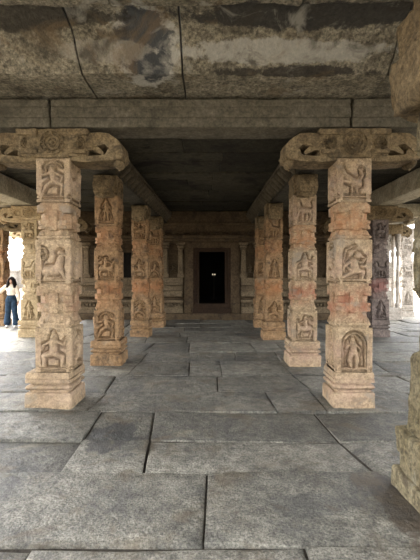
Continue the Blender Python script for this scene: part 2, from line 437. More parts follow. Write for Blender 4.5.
# ------------------------------------------------------------------ pillars
def leaf(mb, h0, z, w, ht, inward=.0):
    """four curled corner leaves at the foot of an octagonal stage"""
    for s in range(4):
        M = Matrix.Rotation(s * PI / 2 + PI / 4, 4, 'Z')
        R = h0 * 1.414
        pts = []
        for i, (dr, zz, ww) in enumerate([(-.05, 0, .9), (-.005, .12, 1.), (-.015, .42, .85), (-.045, .75, .55), (-.06, 1.0, .18)]):
            r = R + dr * 1.2; y = w * ww
            pts.append([(r, -y * .5, z + zz * ht), (r + y * .30, 0, z + zz * ht), (r, y * .5, z + zz * ht), (r - .08, 0, z + zz * ht * .9)])
        V = [p for q in pts for p in q]; F = []
        for i in range(len(pts) - 1):
            for k in range(4):
                a = i * 4 + k; b = i * 4 + (k + 1) % 4
                F.append([a, b, b + 4, a + 4])
        F.append([0, 1, 2, 3][::-1]); F.append([16, 17, 18, 19])
        mb.add(V, F, M)

def shaft_mesh(seed, hw1=.222, hw2=.215, hw3=.205):
    mb = MB()
    e = .014
    q = .062
    P = [(.40, hw1, e), (.425, hw1, e), (.425, hw1 - q, e), (.955, hw1 - q, e), (.955, hw1 - .03, .02), (.985, hw1 - .03, .02), (.985, hw1 - .012, .03), (1.01, hw1 - .014, .03), (1.01, hw1 - .03, .04),
         (1.03, .196, .075), (1.12, .189, .085), (1.15, .189, .085), (1.15, .214, .055), (1.175, .216, .05), (1.20, .208, .06), (1.225, .216, .05), (1.25, .214, .055), (1.25, .187, .085), (1.36, .192, .075), (1.38, hw2 - .010, .04),
         (1.455, hw2 - .004, .04), (1.455, hw2 - .032, e), (1.485, hw2 - .032, e), (1.485, hw2 - q, e), (2.01, hw2 - q, e), (2.01, hw2 - .028, e), (2.03, hw2 - .028, e), (2.03, hw2 - .010, e), (2.055, hw2 - .012, e),
         (2.06, .188, .075), (2.14, .182, .08), (2.14, .205, .05), (2.165, .207, .05), (2.19, .198, .06), (2.215, .207, .05), (2.24, .205, .05), (2.24, .180, .08), (2.35, .184, .07), (2.37, hw3 - .002, .05), (2.43, hw3, .04),
         (2.43, hw3 - .03, e), (2.458, hw3 - .03, e), (2.458, hw3 - q, e), (2.985, hw3 - q, e)]
    mb.add(*loft(P, .06, 6, .0045, seed))
    leaf(mb, .172, .985, .14, .17)
    leaf(mb, .165, 2.045, .13, .14)
    # raised tabs on the octagonal stages and the hanging corner lugs above them
    for s in range(4):
        M = Matrix.Rotation(s * PI / 2, 4, 'Z')
        mb.add(*rbox(-.055, .055, -.219, -.17, 1.13, 1.38, .008, .06, .004, seed), M)
        mb.add(*rbox(-.11, .11, -.217, -.17, 1.165, 1.235, .008, .06, .004, seed), M)
        mb.add(*rbox(-.05, .05, -.209, -.17, 2.12, 2.36, .008, .06, .004, seed + 1), M)
        mb.add(*rbox(-.10, .10, -.208, -.17, 2.15, 2.23, .008, .06, .004, seed), M)
        for sx in (-1, 1):
            mb.add(*rbox(sx * .158 - .040, sx * .158 + .045, -.210, -.13, 1.34, 1.45, .012, .05, .004, seed + 2), M)
            mb.add(*rbox(sx * .148 - .040, sx * .148 + .045, -.200, -.13, 2.33, 2.43, .012, .05, .004, seed + 3), M)
    me_o = mb
    return me_o

def base_mesh(seed, k=1.0):
    e = .018
    P = [(-.02, .250 * k, e), (.17, .247 * k, e), (.185, .236 * k, e), (.185, .208 * k, e), (.212, .206 * k, e), (.222, .232 * k, e), (.245, .245 * k, e), (.268, .232 * k, e),
         (.278, .204 * k, e), (.305, .204 * k, e), (.305, .243 * k, e), (.345, .243 * k, e), (.347, .230 * k, e), (.358, .230 * k, e), (.360, .242 * k, e), (.395, .240 * k, e), (.425, .232 * k, e)]
    mb = MB(); mb.add(*loft(P, .05, 7, .006, seed))
    return mb

def strap(path, th, w, seed):
    """bar of rectangular section swept along an x-z path; th = thicknesses"""
    V = []; F = []
    n = len(path); ny = 5
    for i, (x, z) in enumerate(path):
        a = Vector(path[max(0, i - 1)]); b = Vector(path[min(n - 1, i + 1)])
        t = (b - a).normalized(); nn = Vector((-t.y, t.x))
        for s in (1, -1):
            for k in range(ny):
                y = -w / 2 + w * k / (ny - 1) * (1 if s == 1 else 1)
                if s == -1: y = w / 2 - w * k / (ny - 1)
                ed = .8 if k in (0, ny - 1) else 1
                p = Vector((x + nn.x * th[i] / 2 * s * ed, y, z + nn.y * th[i] / 2 * s * ed))
                p += Vector((nz(p, 7, seed), nz(p, 7, seed + 4), nz(p, 7, seed + 8))) * .008
                V.append(p)
    per = 2 * ny
    for i in range(n - 1):
        for k in range(per):
            a = i * per + k; b = i * per + (k + 1) % per
            F.append([a, a + per, b + per, b])
    F.append(list(range(per))); F.append(list(range((n - 1) * per, n * per))[::-1])
    return V, F

def corbel_mesh(side, seed, length=.80, w=.36):
    mb = MB()
    L = length; s = side; B = .42 * min(1, L / .72)
    mb.add(*rbox(.17, B - .11, -w / 2 - .025, w / 2 + .025, 2.995, 3.318, .025, .05, .010, seed, 6))
    mb.add(*rbox(B - .14, B, -w / 2 - .01, w / 2 + .01, 3.0, 3.31, .03, .05, .012, seed + 3, 6))
    mb.add(*rbox(.18, B + .01, -w / 2 - .05, w / 2 + .05, 3.25, 3.322, .012, .06, .008, seed, 6))
    mb.add(*rbox(.18, B - .02, -w / 2 - .045, w / 2 + .045, 3.03, 3.08, .012, .06, .006, seed, 6))
    E = L - B
    pa = [(B - .03, 3.19), (B + .16 * E, 3.205), (B + .36 * E, 3.215), (B + .56 * E, 3.215), (B + .74 * E, 3.165), (B + .90 * E, 3.10), (B + .98 * E, 3.03)]
    mb.add(*strap(pa, [.22, .20, .18, .17, .17, .16, .10], w, seed))
    mb.add(*strap([(B - .02, 3.13), (B + .16 * E, 3.12), (B + .33 * E, 3.075), (B + .45 * E, 3.04)], [.13, .10, .07, .04], w * .92, seed + 1))
    mb.add(*strap([(.12, 2.985), (B - .03, 2.975), (B + .35 * E, 2.985), (B + .7 * E, 3.0), (B + .98 * E, 3.03), (L + .02, 3.07)], [.06, .085, .085, .10, .10, .05], w * .98, seed + 2))
    mb.add(*strap([(B + .55 * E, 2.975), (B + .66 * E, 3.06), (B + .80 * E, 3.12)], [.07, .09, .08], w * .9, seed + 4))
    mb.add(*ellipsoid((B + .86 * E, 0, 2.955), .06, w * .40, .06, 12, 8))
    mb.add(*capsule_rows((B + .86 * E, 0, 2.93), (B + .86 * E, 0, 2.885), .04, .012))
    for v in mb.v: v.x *= s
    if s < 0: mb.f = [f[::-1] for f in mb.f]
    return mb

_cache = {}
def cached(key, fn):
    if key not in _cache: _cache[key] = fn()
    return _cache[key]

def make_pillar(x, y, label, cat_group, des, seed, mat=None, capmat=None, rz=0.0, faces=(0, 1, 2, 3), var=0, res=.008, name='carved_pillar', zs=1.0, along_y=False):
    mat = mat or M_PIL; capmat = capmat or M_CAP
    r = empty(name, (x, y, 0), rz); r.scale = (1, 1, zs)
    tag(r, label, 'pillar', cat_group)
    def put(nm, mbf, key, m, par):
        k = (key, m.name)
        if k in _cache: return link(nm, None, None, None, par, mesh=_cache[k])
        o = mbf().build(nm, m, par, 40); _cache[k] = o.data; return o
    put('base', lambda: base_mesh(seed, 1.0 if var == 1 else 1.12), ('base', var), mat, r)
    if des[0] == 'dancer' and x < 0 and y < 6: r.children[0].location.x = -.05
    sh = put('shaft', lambda: shaft_mesh(seed), ('shaft', var), mat, r)
    cap = put('capital', lambda: MB().add(*rbox(-.20, .20, -.215, .215, 2.985, 3.328, .015, .06, .006, seed)), ('cap', var), capmat, r)
    for s in (-1, 1):
        c_ = put('corbel', lambda: corbel_mesh(s, seed + s, .46 if along_y else .80, .30 if along_y else .38), ('corbel', var, s, along_y), capmat, cap)
        if along_y: c_.rotation_euler = (0, 0, PI / 2)
        else:
            f_ = link('flower', None, None, None, cap, mesh=relief_mesh('rosette', .18, .19, .035, res, capmat)); f_.location = (s * .30, -.206, 3.06)
    o = link('rosette', None, None, None, cap, mesh=relief_mesh('rosette', .38, .35, .05, res, capmat))
    o.location = (0, -.213, 2.985)
    if along_y: o.rotation_euler = (0, 0, PI / 2); o.location = (.198, 0, 2.985)
    zones = [(.428, .955, .222, .080), (1.488, 2.01, .215, .074), (2.46, 2.978, .205, .072)]
    for f in faces:
        for k, (z, z1, hw, dep) in enumerate(zones):
            d = des[(f * 3 + k) % len(des)]
            Hh = z1 - z
            o = link('relief_carving', None, None, None, sh, mesh=panel_mesh(d, 2 * hw - .004, Hh, 2 * hw * .96, Hh * .92, Hh * .07 if k < 2 else Hh * .12, dep, res, mat, flip=(f + k + var) % 2 == 1 and d != 'dancer'))
            a = f * PI / 2
            o.rotation_euler = (0, 0, a)
            o.location = (math.sin(a) * hw, -math.cos(a) * hw, z)
    return r

# faces: 0 = toward the viewer, 1 = right (+x), 2 = back, 3 = left (-x)
GN = 'carved pillars of the central aisle'
NAVE = [
 (-1.885, 4.985, ['dancer', 'seated_beast', 'archer', 'monkey', 'devotee', 'lion', 'rider', 'lion', 'dancer', 'devotee', 'peacock', 'monkey'], M_PIL, 0,
  'nearest left pillar, squatting dancer carved on its lowest panel and a seated beast above'),
 (1.71, 4.985, ['arch_god', 'monkey', 'peacock', 'dancer', 'lion', 'rider', 'lion', 'devotee', 'dancer', 'devotee', 'archer', 'rider'], M_PILR, 1,
  'nearest full right pillar, standing god under an arch on its lowest panel'),
 (-1.845, 7.25, ['archer', 'rider', 'devotee', 'dancer', 'monkey', 'lion', 'lion', 'peacock', 'dancer', 'lion', 'dancer', 'devotee'], M_PIL2, 2,
  'second pillar back on the left, striding archer on its pinkish lowest panel'),
 (1.64, 7.21, ['rider', 'dancer', 'lion', 'devotee', 'archer', 'monkey', 'lion', 'peacock', 'dancer', 'devotee', 'monkey', 'archer'], M_PILR, 0,
  'second full pillar back on the right, rider carved low and red band above'),
 (-1.80, 10.30, ['archer', 'dancer', 'rider', 'lion', 'devotee', 'peacock'], M_PIL2, 1,
  'third pillar back on the left, strongly orange stone'),
 (1.55, 10.0, ['dancer', 'devotee', 'lion', 'rider', 'archer', 'peacock'], M_PIL2, 0,
  'third full pillar back on the right, orange brown with a dancer carved at its foot'),
 (-1.69, 12.25, ['dancer', 'archer', 'lion', 'devotee', 'monkey', 'peacock'], M_PIL2, 2,
  'farthest left aisle pillar, shaded and nearest the shrine wall'),
 (1.565, 12.25, ['devotee', 'monkey', 'rider', 'lion', 'dancer', 'peacock'], M_PIL2, 1,
  'farthest right aisle pillar, half hidden and nearest the shrine wall'),
]
for i, (x, y, des, mt, var, lab) in enumerate(NAVE):
    far = i >= 4
    make_pillar(x, y, lab, GN, des, 3.1 * var + 1, mt, M_CAP, 0, var=var, res=.008 if not far else .012, along_y=i >= 2)

GS = 'pillars of the side aisles'
SIDE = [
 (4.30, 10.36, M_GREY, 1, 'greyish pink pillar of the right side aisle, just past the nearest right pillar'),
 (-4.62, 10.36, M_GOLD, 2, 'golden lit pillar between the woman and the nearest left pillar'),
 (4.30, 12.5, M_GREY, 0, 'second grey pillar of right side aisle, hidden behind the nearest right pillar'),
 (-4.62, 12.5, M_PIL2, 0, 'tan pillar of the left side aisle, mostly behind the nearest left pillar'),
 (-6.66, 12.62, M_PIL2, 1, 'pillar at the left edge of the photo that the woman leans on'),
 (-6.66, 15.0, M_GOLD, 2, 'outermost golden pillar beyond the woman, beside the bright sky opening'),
]
SD = ['devotee', 'lion', 'rider', 'dancer', 'archer', 'peacock', 'lion', 'monkey', 'dancer']
for (x, y, mt, var, lab) in SIDE:
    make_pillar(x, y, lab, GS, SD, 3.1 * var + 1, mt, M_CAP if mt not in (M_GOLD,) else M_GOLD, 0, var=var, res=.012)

# composite pier at the far end of the right aisle: square core with slender detached colonettes on one base
def composite(x, y, lab):
    r = empty('composite_pier', (x, y, 0)); tag(r, lab, 'pillar', GS)
    MB().add(*loft([(-.02, .34, .02), (.18, .34, .02), (.18, .31, .02), (.26, .31, .02), (.26, .33, .02), (.42, .32, .02)], .06, 8, .006, 2)).build('base', M_PALE, r, 40)
    P = [(.40, .17, .012), (1.0, .165, .012), (1.03, .145, .07), (1.4, .145, .07), (1.45, .165, .012), (2.0, .165, .012), (2.03, .14, .07), (2.4, .14, .07), (2.45, .16, .012), (3.0, .16, .012)]
    mb = MB(); mb.add(*loft(P, .06, 5, .005, 4), Matrix.Translation((-.12, .05, 0)))
    sh = mb.build('shaft', M_PALE, r, 40)
    for k, d in enumerate(['devotee', 'dancer', 'lion']):
        o = link('relief_carving', None, None, None, sh, mesh=relief_mesh(d, .32, .42, .04, .012, M_PALE)); o.location = (-.12, -.118, .46 + k * 1.03)
    for (cx, cy) in ((.22, -.2), (.22, .2)):
        V = MB()
        prof = [(.40, .085), (.55, .085), (.6, .055), (1.2, .05), (1.25, .07), (1.32, .07), (1.36, .05), (2.2, .048), (2.25, .075), (2.35, .08), (2.42, .05), (2.6, .09), (3.0, .10)]
        n = 12; vv = []; ff = []
        for (z, q) in prof:
            for a in range(n): vv.append((cx + q * math.cos(2 * PI * a / n), cy + q * math.sin(2 * PI * a / n), z))
        for i in range(len(prof) - 1):
            for a in range(n): ff.append([i * n + a, i * n + (a + 1) % n, (i + 1) * n + (a + 1) % n, (i + 1) * n + a])
        ff.append(list(range(n))[::-1]); ff.append(list(range((len(prof) - 1) * n, len(prof) * n)))
        V.add(vv, ff).build('colonette', M_PALE, r, 40)
    cp = MB().add(*rbox(-.30, .33, -.30, .30, 2.99, 3.33, .02, .1, .008, 5)).build('capital', M_CAP, r, 40)
    for s in (-1, 1): corbel_mesh(s, 4 + s, .70).build('corbel', M_CAP, cp, 40)
    return r
composite(6.33, 14.25, 'pale composite pier with slender colonettes at far end of the right side aisle')
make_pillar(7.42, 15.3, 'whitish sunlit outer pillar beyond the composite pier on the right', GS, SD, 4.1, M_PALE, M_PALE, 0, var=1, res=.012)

# front row: cut off by the right and left edges of the picture
def front_pillar(x, y, lab, sgn):
    r = empty('front_pillar', (x, y, 0)); tag(r, lab, 'pillar')
    mb = MB()
    mb.add(*rbox(-.345, .345, -.335, .335, -.02, .15, .02, .08, .012, 3))
    mb.add(*rbox(-.315, .315, -.305, .305, .12, .29, .03, .08, .010, 5))
    mb.add(*rbox(-.335, .335, -.31, .31, .27, .455, .02, .08, .014, 7))
    mb.build('base', M_LICH, r, 40)
    mb = MB()
    mb.add(*loft([(.42, .272, .03), (.98, .262, .03), (1.02, .255, .05), (1.05, .24, .09), (1.4, .235, .09), (1.46, .25, .03), (1.98, .245, .03), (2.05, .225, .08), (2.38, .22, .08),
                  (2.46, .235, .03), (2.96, .23, .03)], .06, 7, .012, 9))
    leaf(mb, .17, 1.02, .13, .17)
    sh = mb.build('shaft', M_LICH, r, 45)
    for f in range(4):
        for k, (z, hw) in enumerate(((.47, .268), (1.49, .250), (2.49, .236))):
            o = link('relief_carving', None, None, None, sh, mesh=relief_mesh(['devotee', 'lion', 'dancer'][k], .40, .46, .04, .01, M_LICH))
            a = f * PI / 2; o.rotation_euler = (0, 0, a); o.location = (math.sin(a) * hw, -math.cos(a) * hw, z)
    mb = MB()
    mb.add(*rbox(-.41, .36, -.30, .30, 2.72, 3.14, .06, .05, .03, 11, 6))
    mb.add(*rbox(-.36, .29, -.27, .27, 3.04, 3.42, .07, .05, .035, 13, 6))
    mb.add(*rbox(-.27, .24, -.25, .25, 3.30, 3.955, .04, .06, .03, 15, 6))
    cp = mb.build('capital', M_CAP, r, 50)
    c = corbel_mesh(sgn, 8 + sgn, .70, .40)
    c.build('corbel', M_CAP, cp, 45)
    return r
front_pillar(1.725, 2.70, 'lichen yellow pillar with stepped base cut off by the right edge of the photo', 1)

# ------------------------------------------------------------------ beams and ceilings
def block(name, mat, args, label=None, cat=None, group=None, kind=None, parent=None, smooth=40):
    o = link(name, *rbox(*args[:6], **args[6]), mat, parent, smooth)
    return tag(o, label, cat, group, kind)
def cross_beam(x0, x1, y, lab, seed, z0=3.348, z1=3.668):
    mb = MB()
    mb.add(*rbox(x0, x1, y - .20, y + .22, z0, z0 + .13, .012, .14, .006, seed))
    mb.add(*rbox(x0 + .001, x1 - .001, y - .225, y + .235, z0 + .11, z0 + .235, .01, .14, .006, seed + 1))
    mb.add(*rbox(x0 + .002, x1 - .002, y - .245, y + .24, z0 + .225, z1, .02, .14, .008, seed + 2))
    return tag(mb.build('cross_beam', M_BEAM, None, 40), lab, 'beam', 'beams across the nearest pillars')
cross_beam(-1.905, 1.655, 4.985, 'middle crossbeam spanning between the two nearest full pillars', 2)
cross_beam(-7.4, -1.925, 4.985, 'left crossbeam running off the frame from the nearest left pillar', 5)
cross_beam(1.68, 7.6, 4.985, 'right crossbeam running off the frame from the nearest right pillar', 8)

def long_beam(xa, ya, xb, yb, w, lab, seed, mat, grp, z0=3.348, z1=3.778, flute=True, nm='aisle_beam'):
    L = math.hypot(xb - xa, yb - ya); a = math.atan2(yb - ya, xb - xa)
    mb = MB()
    mb.add(*rbox(0, L, -w / 2, w / 2, z0, z1, .02, .2, .008, seed))
    o = mb.build(nm, mat, None, 40)
    if flute:   # ribbed overhanging cornice along both lower edges
        for s in (-1, 1):
            fm = MB(); n = int(L / .30)
            for i in range(n):
                x = (i + .5) * L / n
                fm.add(*capsule_rows((x - .05, s * (w / 2 - .01), z0 + .085), (x + .06, s * (w / 2 + .09), z0 + .26), .058, .092, 10, 3))
            fm.add(*rbox(.001, L - .001, s * (w / 2 + .08) - .10, s * (w / 2 + .08) + .10, z0 + .30, z0 + .36, .01, .2, .005, seed))
            fm.build('fluted_cornice', M_FLUT, o, 40)
    o.location = (xa, ya, 0); o.rotation_euler = (0, 0, a)
    return tag(o, lab, 'beam', grp)
GB = 'beams running back along the aisles'
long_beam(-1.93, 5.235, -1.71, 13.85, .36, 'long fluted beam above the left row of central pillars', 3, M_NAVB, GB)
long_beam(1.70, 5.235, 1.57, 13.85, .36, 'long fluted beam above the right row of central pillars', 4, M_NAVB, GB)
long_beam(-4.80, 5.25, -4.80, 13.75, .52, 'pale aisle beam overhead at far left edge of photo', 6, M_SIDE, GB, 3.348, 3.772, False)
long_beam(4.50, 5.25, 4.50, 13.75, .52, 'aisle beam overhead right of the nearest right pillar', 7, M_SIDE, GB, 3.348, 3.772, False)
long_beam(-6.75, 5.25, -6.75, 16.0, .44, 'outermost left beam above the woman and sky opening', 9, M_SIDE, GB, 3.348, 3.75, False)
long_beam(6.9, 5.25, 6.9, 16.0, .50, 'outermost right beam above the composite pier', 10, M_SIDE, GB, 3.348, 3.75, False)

# aisle row beams across the side aisles (row 3)
for (x0, x1, y, lab) in ((-6.49, -5.10, 10.36, 'short crosspiece between left side aisle beams at the golden pillar'), (4.78, 6.64, 12.5, 'short crosspiece between right side aisle beams at the second grey pillar')):
    o = block('cross_piece', M_SIDE, (x0, x1, y - .17, y + .17, 3.36, 3.76, dict(r=.02, step=.15, amp=.008, seed=3)), lab, 'beam', 'short crosspieces of the side aisles')

# nave ceiling: slabs laid across
mb = MB()
y = 5.21
i = 0
while y < 14.15:
    w = random.uniform(.52, .9)
    y1 = min(y + w, 14.2)
    dz = random.uniform(0, .03)
    cut = random.uniform(-.6, .6)
    mb.add(*rbox(-1.90, cut - .006, y + .008, y1 - .008, 3.80 + dz, 4.10, .012, .2, .010, i, 3))
    mb.add(*rbox(cut + .006, 1.72, y + .008, y1 - .008, 3.80 + dz + random.uniform(0, .012), 4.10, .012, .2, .010, i + .5, 3))
    y = y1; i += 1
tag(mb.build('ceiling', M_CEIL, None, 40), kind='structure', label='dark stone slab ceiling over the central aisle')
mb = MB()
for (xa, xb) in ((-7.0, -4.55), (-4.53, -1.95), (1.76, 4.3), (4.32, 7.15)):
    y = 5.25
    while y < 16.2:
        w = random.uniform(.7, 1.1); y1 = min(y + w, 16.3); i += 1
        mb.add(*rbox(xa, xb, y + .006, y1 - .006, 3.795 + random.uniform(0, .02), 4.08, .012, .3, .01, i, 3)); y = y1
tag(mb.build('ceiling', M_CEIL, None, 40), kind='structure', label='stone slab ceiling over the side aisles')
# camera bay: raised ceiling with a coved face above the crossbeam, blocks parted by open joints
ROOF_Y = -.5
def cove_block(xa, xb, seed, ska, skb):
    """profile in y-z swept along x; ends may be skewed"""
    prof = [(5.1, 3.70), (4.24, 3.70), (4.20, 3.735), (4.13, 3.78), (4.06, 3.85), (4.0, 3.93), (3.93, 3.985), (3.70, 4.045), (3.50, 4.06), (3.50, 4.40), (5.1, 4.40)]
    n = max(2, int((xb - xa) / .12)); V = []; F = []
    # refine profile
    pr = []
    for k in range(len(prof)):
        a = prof[k]; b = prof[(k + 1) % len(prof)]
        m = max(1, int(math.hypot(b[0] - a[0], b[1] - a[1]) / .09)) if k < 9 else 1
        for j in range(m): pr.append((a[0] + (b[0] - a[0]) * j / m, a[1] + (b[1] - a[1]) * j / m))
    P = len(pr)
    for i in range(n + 1):
        for (yy, zz) in pr:
            t = i / n
            sk = (ska * (1 - t) + skb * t) * (yy - 4.2)
            p = Vector((xa + (xb - xa) * t + sk, yy, zz))
            if yy < 5.05 and zz < 4.3:
                d = .014 * nz(p, 3.5, seed) + .010 * nz(p, 9, seed + 2)
                p += Vector((0, -d, -d))
                if 4.12 < yy < 4.3: p.z += .02 * abs(nz(p, 2.2, seed + 9)) ; p.y += .05 * nz(p, 2.0, seed + 4)
            V.append(p)
    for i in range(n):
        for k in range(P):
            a = i * P + k; b = i * P + (k + 1) % P
            F.append([a, a + P, b + P, b])
    F.append(list(range(P))); F.append(list(range(n * P, (n + 1) * P))[::-1])
    return V, F
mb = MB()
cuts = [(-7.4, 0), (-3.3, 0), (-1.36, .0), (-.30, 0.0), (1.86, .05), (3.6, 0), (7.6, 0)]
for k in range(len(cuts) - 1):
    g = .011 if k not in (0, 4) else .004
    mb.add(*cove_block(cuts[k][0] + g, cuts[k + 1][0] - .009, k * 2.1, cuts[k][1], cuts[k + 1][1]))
tag(mb.build('ceiling', M_COVE, None, 30), kind='structure', label='coved stone blocks with cracks, dark stains and painted shading above the nearest crossbeam')
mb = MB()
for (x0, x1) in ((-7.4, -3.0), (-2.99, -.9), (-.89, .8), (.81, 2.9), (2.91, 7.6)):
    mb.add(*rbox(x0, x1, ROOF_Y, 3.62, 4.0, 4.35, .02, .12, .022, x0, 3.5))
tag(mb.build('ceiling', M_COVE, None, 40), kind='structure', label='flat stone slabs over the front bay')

# ------------------------------------------------------------------ shrine wall and doorway
WY = 14.2
DX = .035
def wallbits():
    mb = MB()
    for (x0, x1) in ((-4.75, DX - .47), (DX + .47, 4.65)):
        mb.add(*rbox(x0, x1, WY, WY + .5, 0, 3.98, .01, .3, .008, x0, 3))
    mb.add(*rbox(DX - .475, DX + .475, WY, WY + .5, 2.40, 3.98, .01, .3, .008, 3, 3))
    mb.add(*rbox(DX - .475, DX + .475, WY, WY + .5, -.1, .54, .01, .3, .008, 3, 3))
    return mb
tag(wallbits().build('wall_back', M_WALL, None, 40), kind='structure', label='carved shrine wall at the end of the aisle')
mb = MB()
mb.add(*rbox(-4.85, 4.75, WY - .28, WY + .02, -.02, .22, .02, .2, .012, 1))
tag(mb.build('trim_1', M_WALL, None, 40), kind='structure', label='low stone plinth along the shrine wall')
mb = MB()
for (x0, x1) in ((-4.8, DX - 1.02), (DX + 1.02, 4.7)):
    mb.add(*rbox(x0, x1, WY - .14, WY + .02, .22, .44, .015, .2, .01, 2))
    mb.add(*rbox(x0, x1, WY - .06, WY + .02, .43, .60, .01, .2, .006, 3))
    x = x0 + .06
    while x < x1 - .06:
        mb.add(*rbox(x - .035, x + .035, WY - .17, WY, .47, .56, .012, .1, .004, x)); x += .125
    mb.add(*rbox(x0, x1, WY - .22, WY + .02, .60, .69, .015, .2, .008, 4))
    mb.add(*rbox(x0, x1, WY - .24, WY + .02, .80, 1.02, .09, .2, .008, 5))
    mb.add(*rbox(x0, x1, WY - .07, WY + .02, 1.01, 1.20, .01, .2, .006, 6))
    mb.add(*rbox(x0, x1, WY - .22, WY + .02, 1.21, 1.30, .012, .2, .008, 7))
    mb.add(*rbox(x0, x1, WY - .12, WY + .02, 1.29, 1.47, .015, .2, .008, 8))
tag(mb.build('trim_2', M_WALL2, None, 40), kind='structure', label='banded base mouldings of the shrine wall')
mb = MB()
for (z0, z1, d) in ((2.68, 2.76, .12), (2.75, 2.84, .26), (2.84, 2.94, .40), (2.94, 3.05, .16), (3.05, 3.32, .10), (3.31, 3.42, .20), (3.42, 3.80, .14)):
    mb.add(*rbox(-4.8, 4.7, WY - d, WY + .02, z0, z1, .02, .2, .010, z0))
x = -4.6
while x < 4.6:
    mb.add(*rbox(x - .05, x + .05, WY - .30, WY, 2.98, 3.06, .02, .1, .006, x)); x += .33
tag(mb.build('trim_3', M_WALL, None, 40), kind='structure', label='cornice bands across the top of the shrine wall')
# pilasters: slender shafts with cushion capitals, each one a thing attached to the wall
def pilaster(x, lab, w=.085):
    r = empty('pilaster', (x, WY - .175, 0)); tag(r, lab, 'pilaster', 'slender pilasters on the shrine wall')
    MB().add(*rbox(-w * 1.5, w * 1.5, -.05, .17, 1.475, 1.62, .012, .06, .004, x)).build('base', M_WALL2, r, 40)
    MB().add(*loft([(1.6, w, .02), (2.45, w * .92, .02)], .1, 3, .003, x)).build('shaft', M_WALL2, r, 40)
    MB().add(*loft([(2.43, w * .8, .02), (2.46, w * 1.2, .03), (2.49, w * .9, .03), (2.53, w * 1.5, .05), (2.58, w * 1.5, .05), (2.60, w, .02), (2.62, w * 1.8, .01), (2.69, w * 1.9, .01)], .1, 3, .002, x)).build('capital', M_WALL2, r, 40)
for x, lab in ((-1.60, 'slender wall pilaster left of the doorway, beside farthest left pillar'), (1.62, 'slender wall pilaster right of the doorway, beside farthest right pillar'),
               (-1.06, 'wall pilaster touching the left side of the door surround'), (1.13, 'wall pilaster touching the right side of the door surround'),
               (-2.60, 'wall pilaster seen between second and third left pillars'), (-3.30, 'wall pilaster left of the dark niche'), (-4.35, 'leftmost wall pilaster, lit from outside'),
               (2.9, 'wall pilaster right of the aisle, hidden behind the right pillars'), (4.2, 'rightmost wall pilaster at the wall end')):
    pilaster(x, lab)
# small carved panels of the wall
for (x, d) in ((-1.34, 'archer'), (1.38, 'devotee'), (-4.0, 'devotee'), (-3.6, 'dancer'), (2.2, 'dancer'), (3.5, 'archer')):
    o = link('wall_relief', None, None, None, None, mesh=relief_mesh(d, .30, .40, .07, .012, M_WALL2))
    o.location = (x, WY - .004, 1.64)
    tag(o, {-1.34: 'small striding figure carved on wall just left of the doorway', 1.38: 'small standing figure carved on wall just right of the doorway', -4.0: 'small standing figure carved near left end of wall',
            -3.6: 'small dancer carved on wall left of the niche', 2.2: 'small dancer carved on wall behind the right pillars', 3.5: 'small striding figure carved at right end of wall'}[x], 'carving', 'small figures on the shrine wall')
# niche (flat black sheet painting the shade of a recess, with frame) between the second and third left pillars
r = empty('niche', (-2.95, WY - .02, 0)); tag(r, 'tall dark niche in the wall seen between second and third left pillars', 'niche')
MB().add(*rbox(-.14, .14, -.02, .02, 1.48, 2.35, .005, .2, .002, 1)).build('recess_shade_sheet', M_DARK, r, 40)
mb = MB(); mb.add(*rbox(-.20, -.14, -.07, .02, 1.46, 2.40, .008, .2, .004, 2)); mb.add(*rbox(.14, .20, -.07, .02, 1.46, 2.40, .008, .2, .004, 3)); mb.add(*rbox(-.24, .24, -.09, .02, 2.38, 2.5, .01, .1, .004, 4))
mb.build('frame', M_WALL, r, 40)
# doorway
r = empty('door_1', (DX, WY, 0)); tag(r, 'dark shrine doorway with stepped stone frame at the end of the aisle', kind='structure')
mb = MB()
for s in (-1, 1):
    a, b = sorted((s * .66, s * .98)); mb.add(*rbox(a, b, -.16, .05, .2, 2.72, .012, .2, .008, s))
    a, b = sorted((s * .72, s * .90)); mb.add(*rbox(a, b, -.19, .05, .24, .80, .012, .1, .006, s))
mb.add(*rbox(-.98, .98, -.165, .05, 2.52, 2.71, .012, .2, .008, 4))
mb.build('outer_surround', M_WALL, r, 40)
mb = MB()
for (w0, w1, d) in ((.575, .67, .13), (.465, .58, .08)):
    for s in (-1, 1):
        a, b = sorted((s * w0, s * w1)); mb.add(*rbox(a, b, -d, .3, .30, 2.40 + (w1 - .465), .008, .3, .004, s + d))
    mb.add(*rbox(-w1, w1, -d + .002, .3, 2.39 + (w0 - .465), 2.39 + (w1 - .465) + .01, .008, .2, .004, d))
mb.build('jamb_frame', M_DOOR, r, 40)
mb = MB(); mb.add(*rbox(-.68, .68, -.20, .3, .22, .40, .015, .15, .006, 1)); mb.add(*rbox(-.6, .6, -.14, .3, .39, .555, .012, .15, .006, 2))
mb.build('threshold', M_DOOR, r, 40)
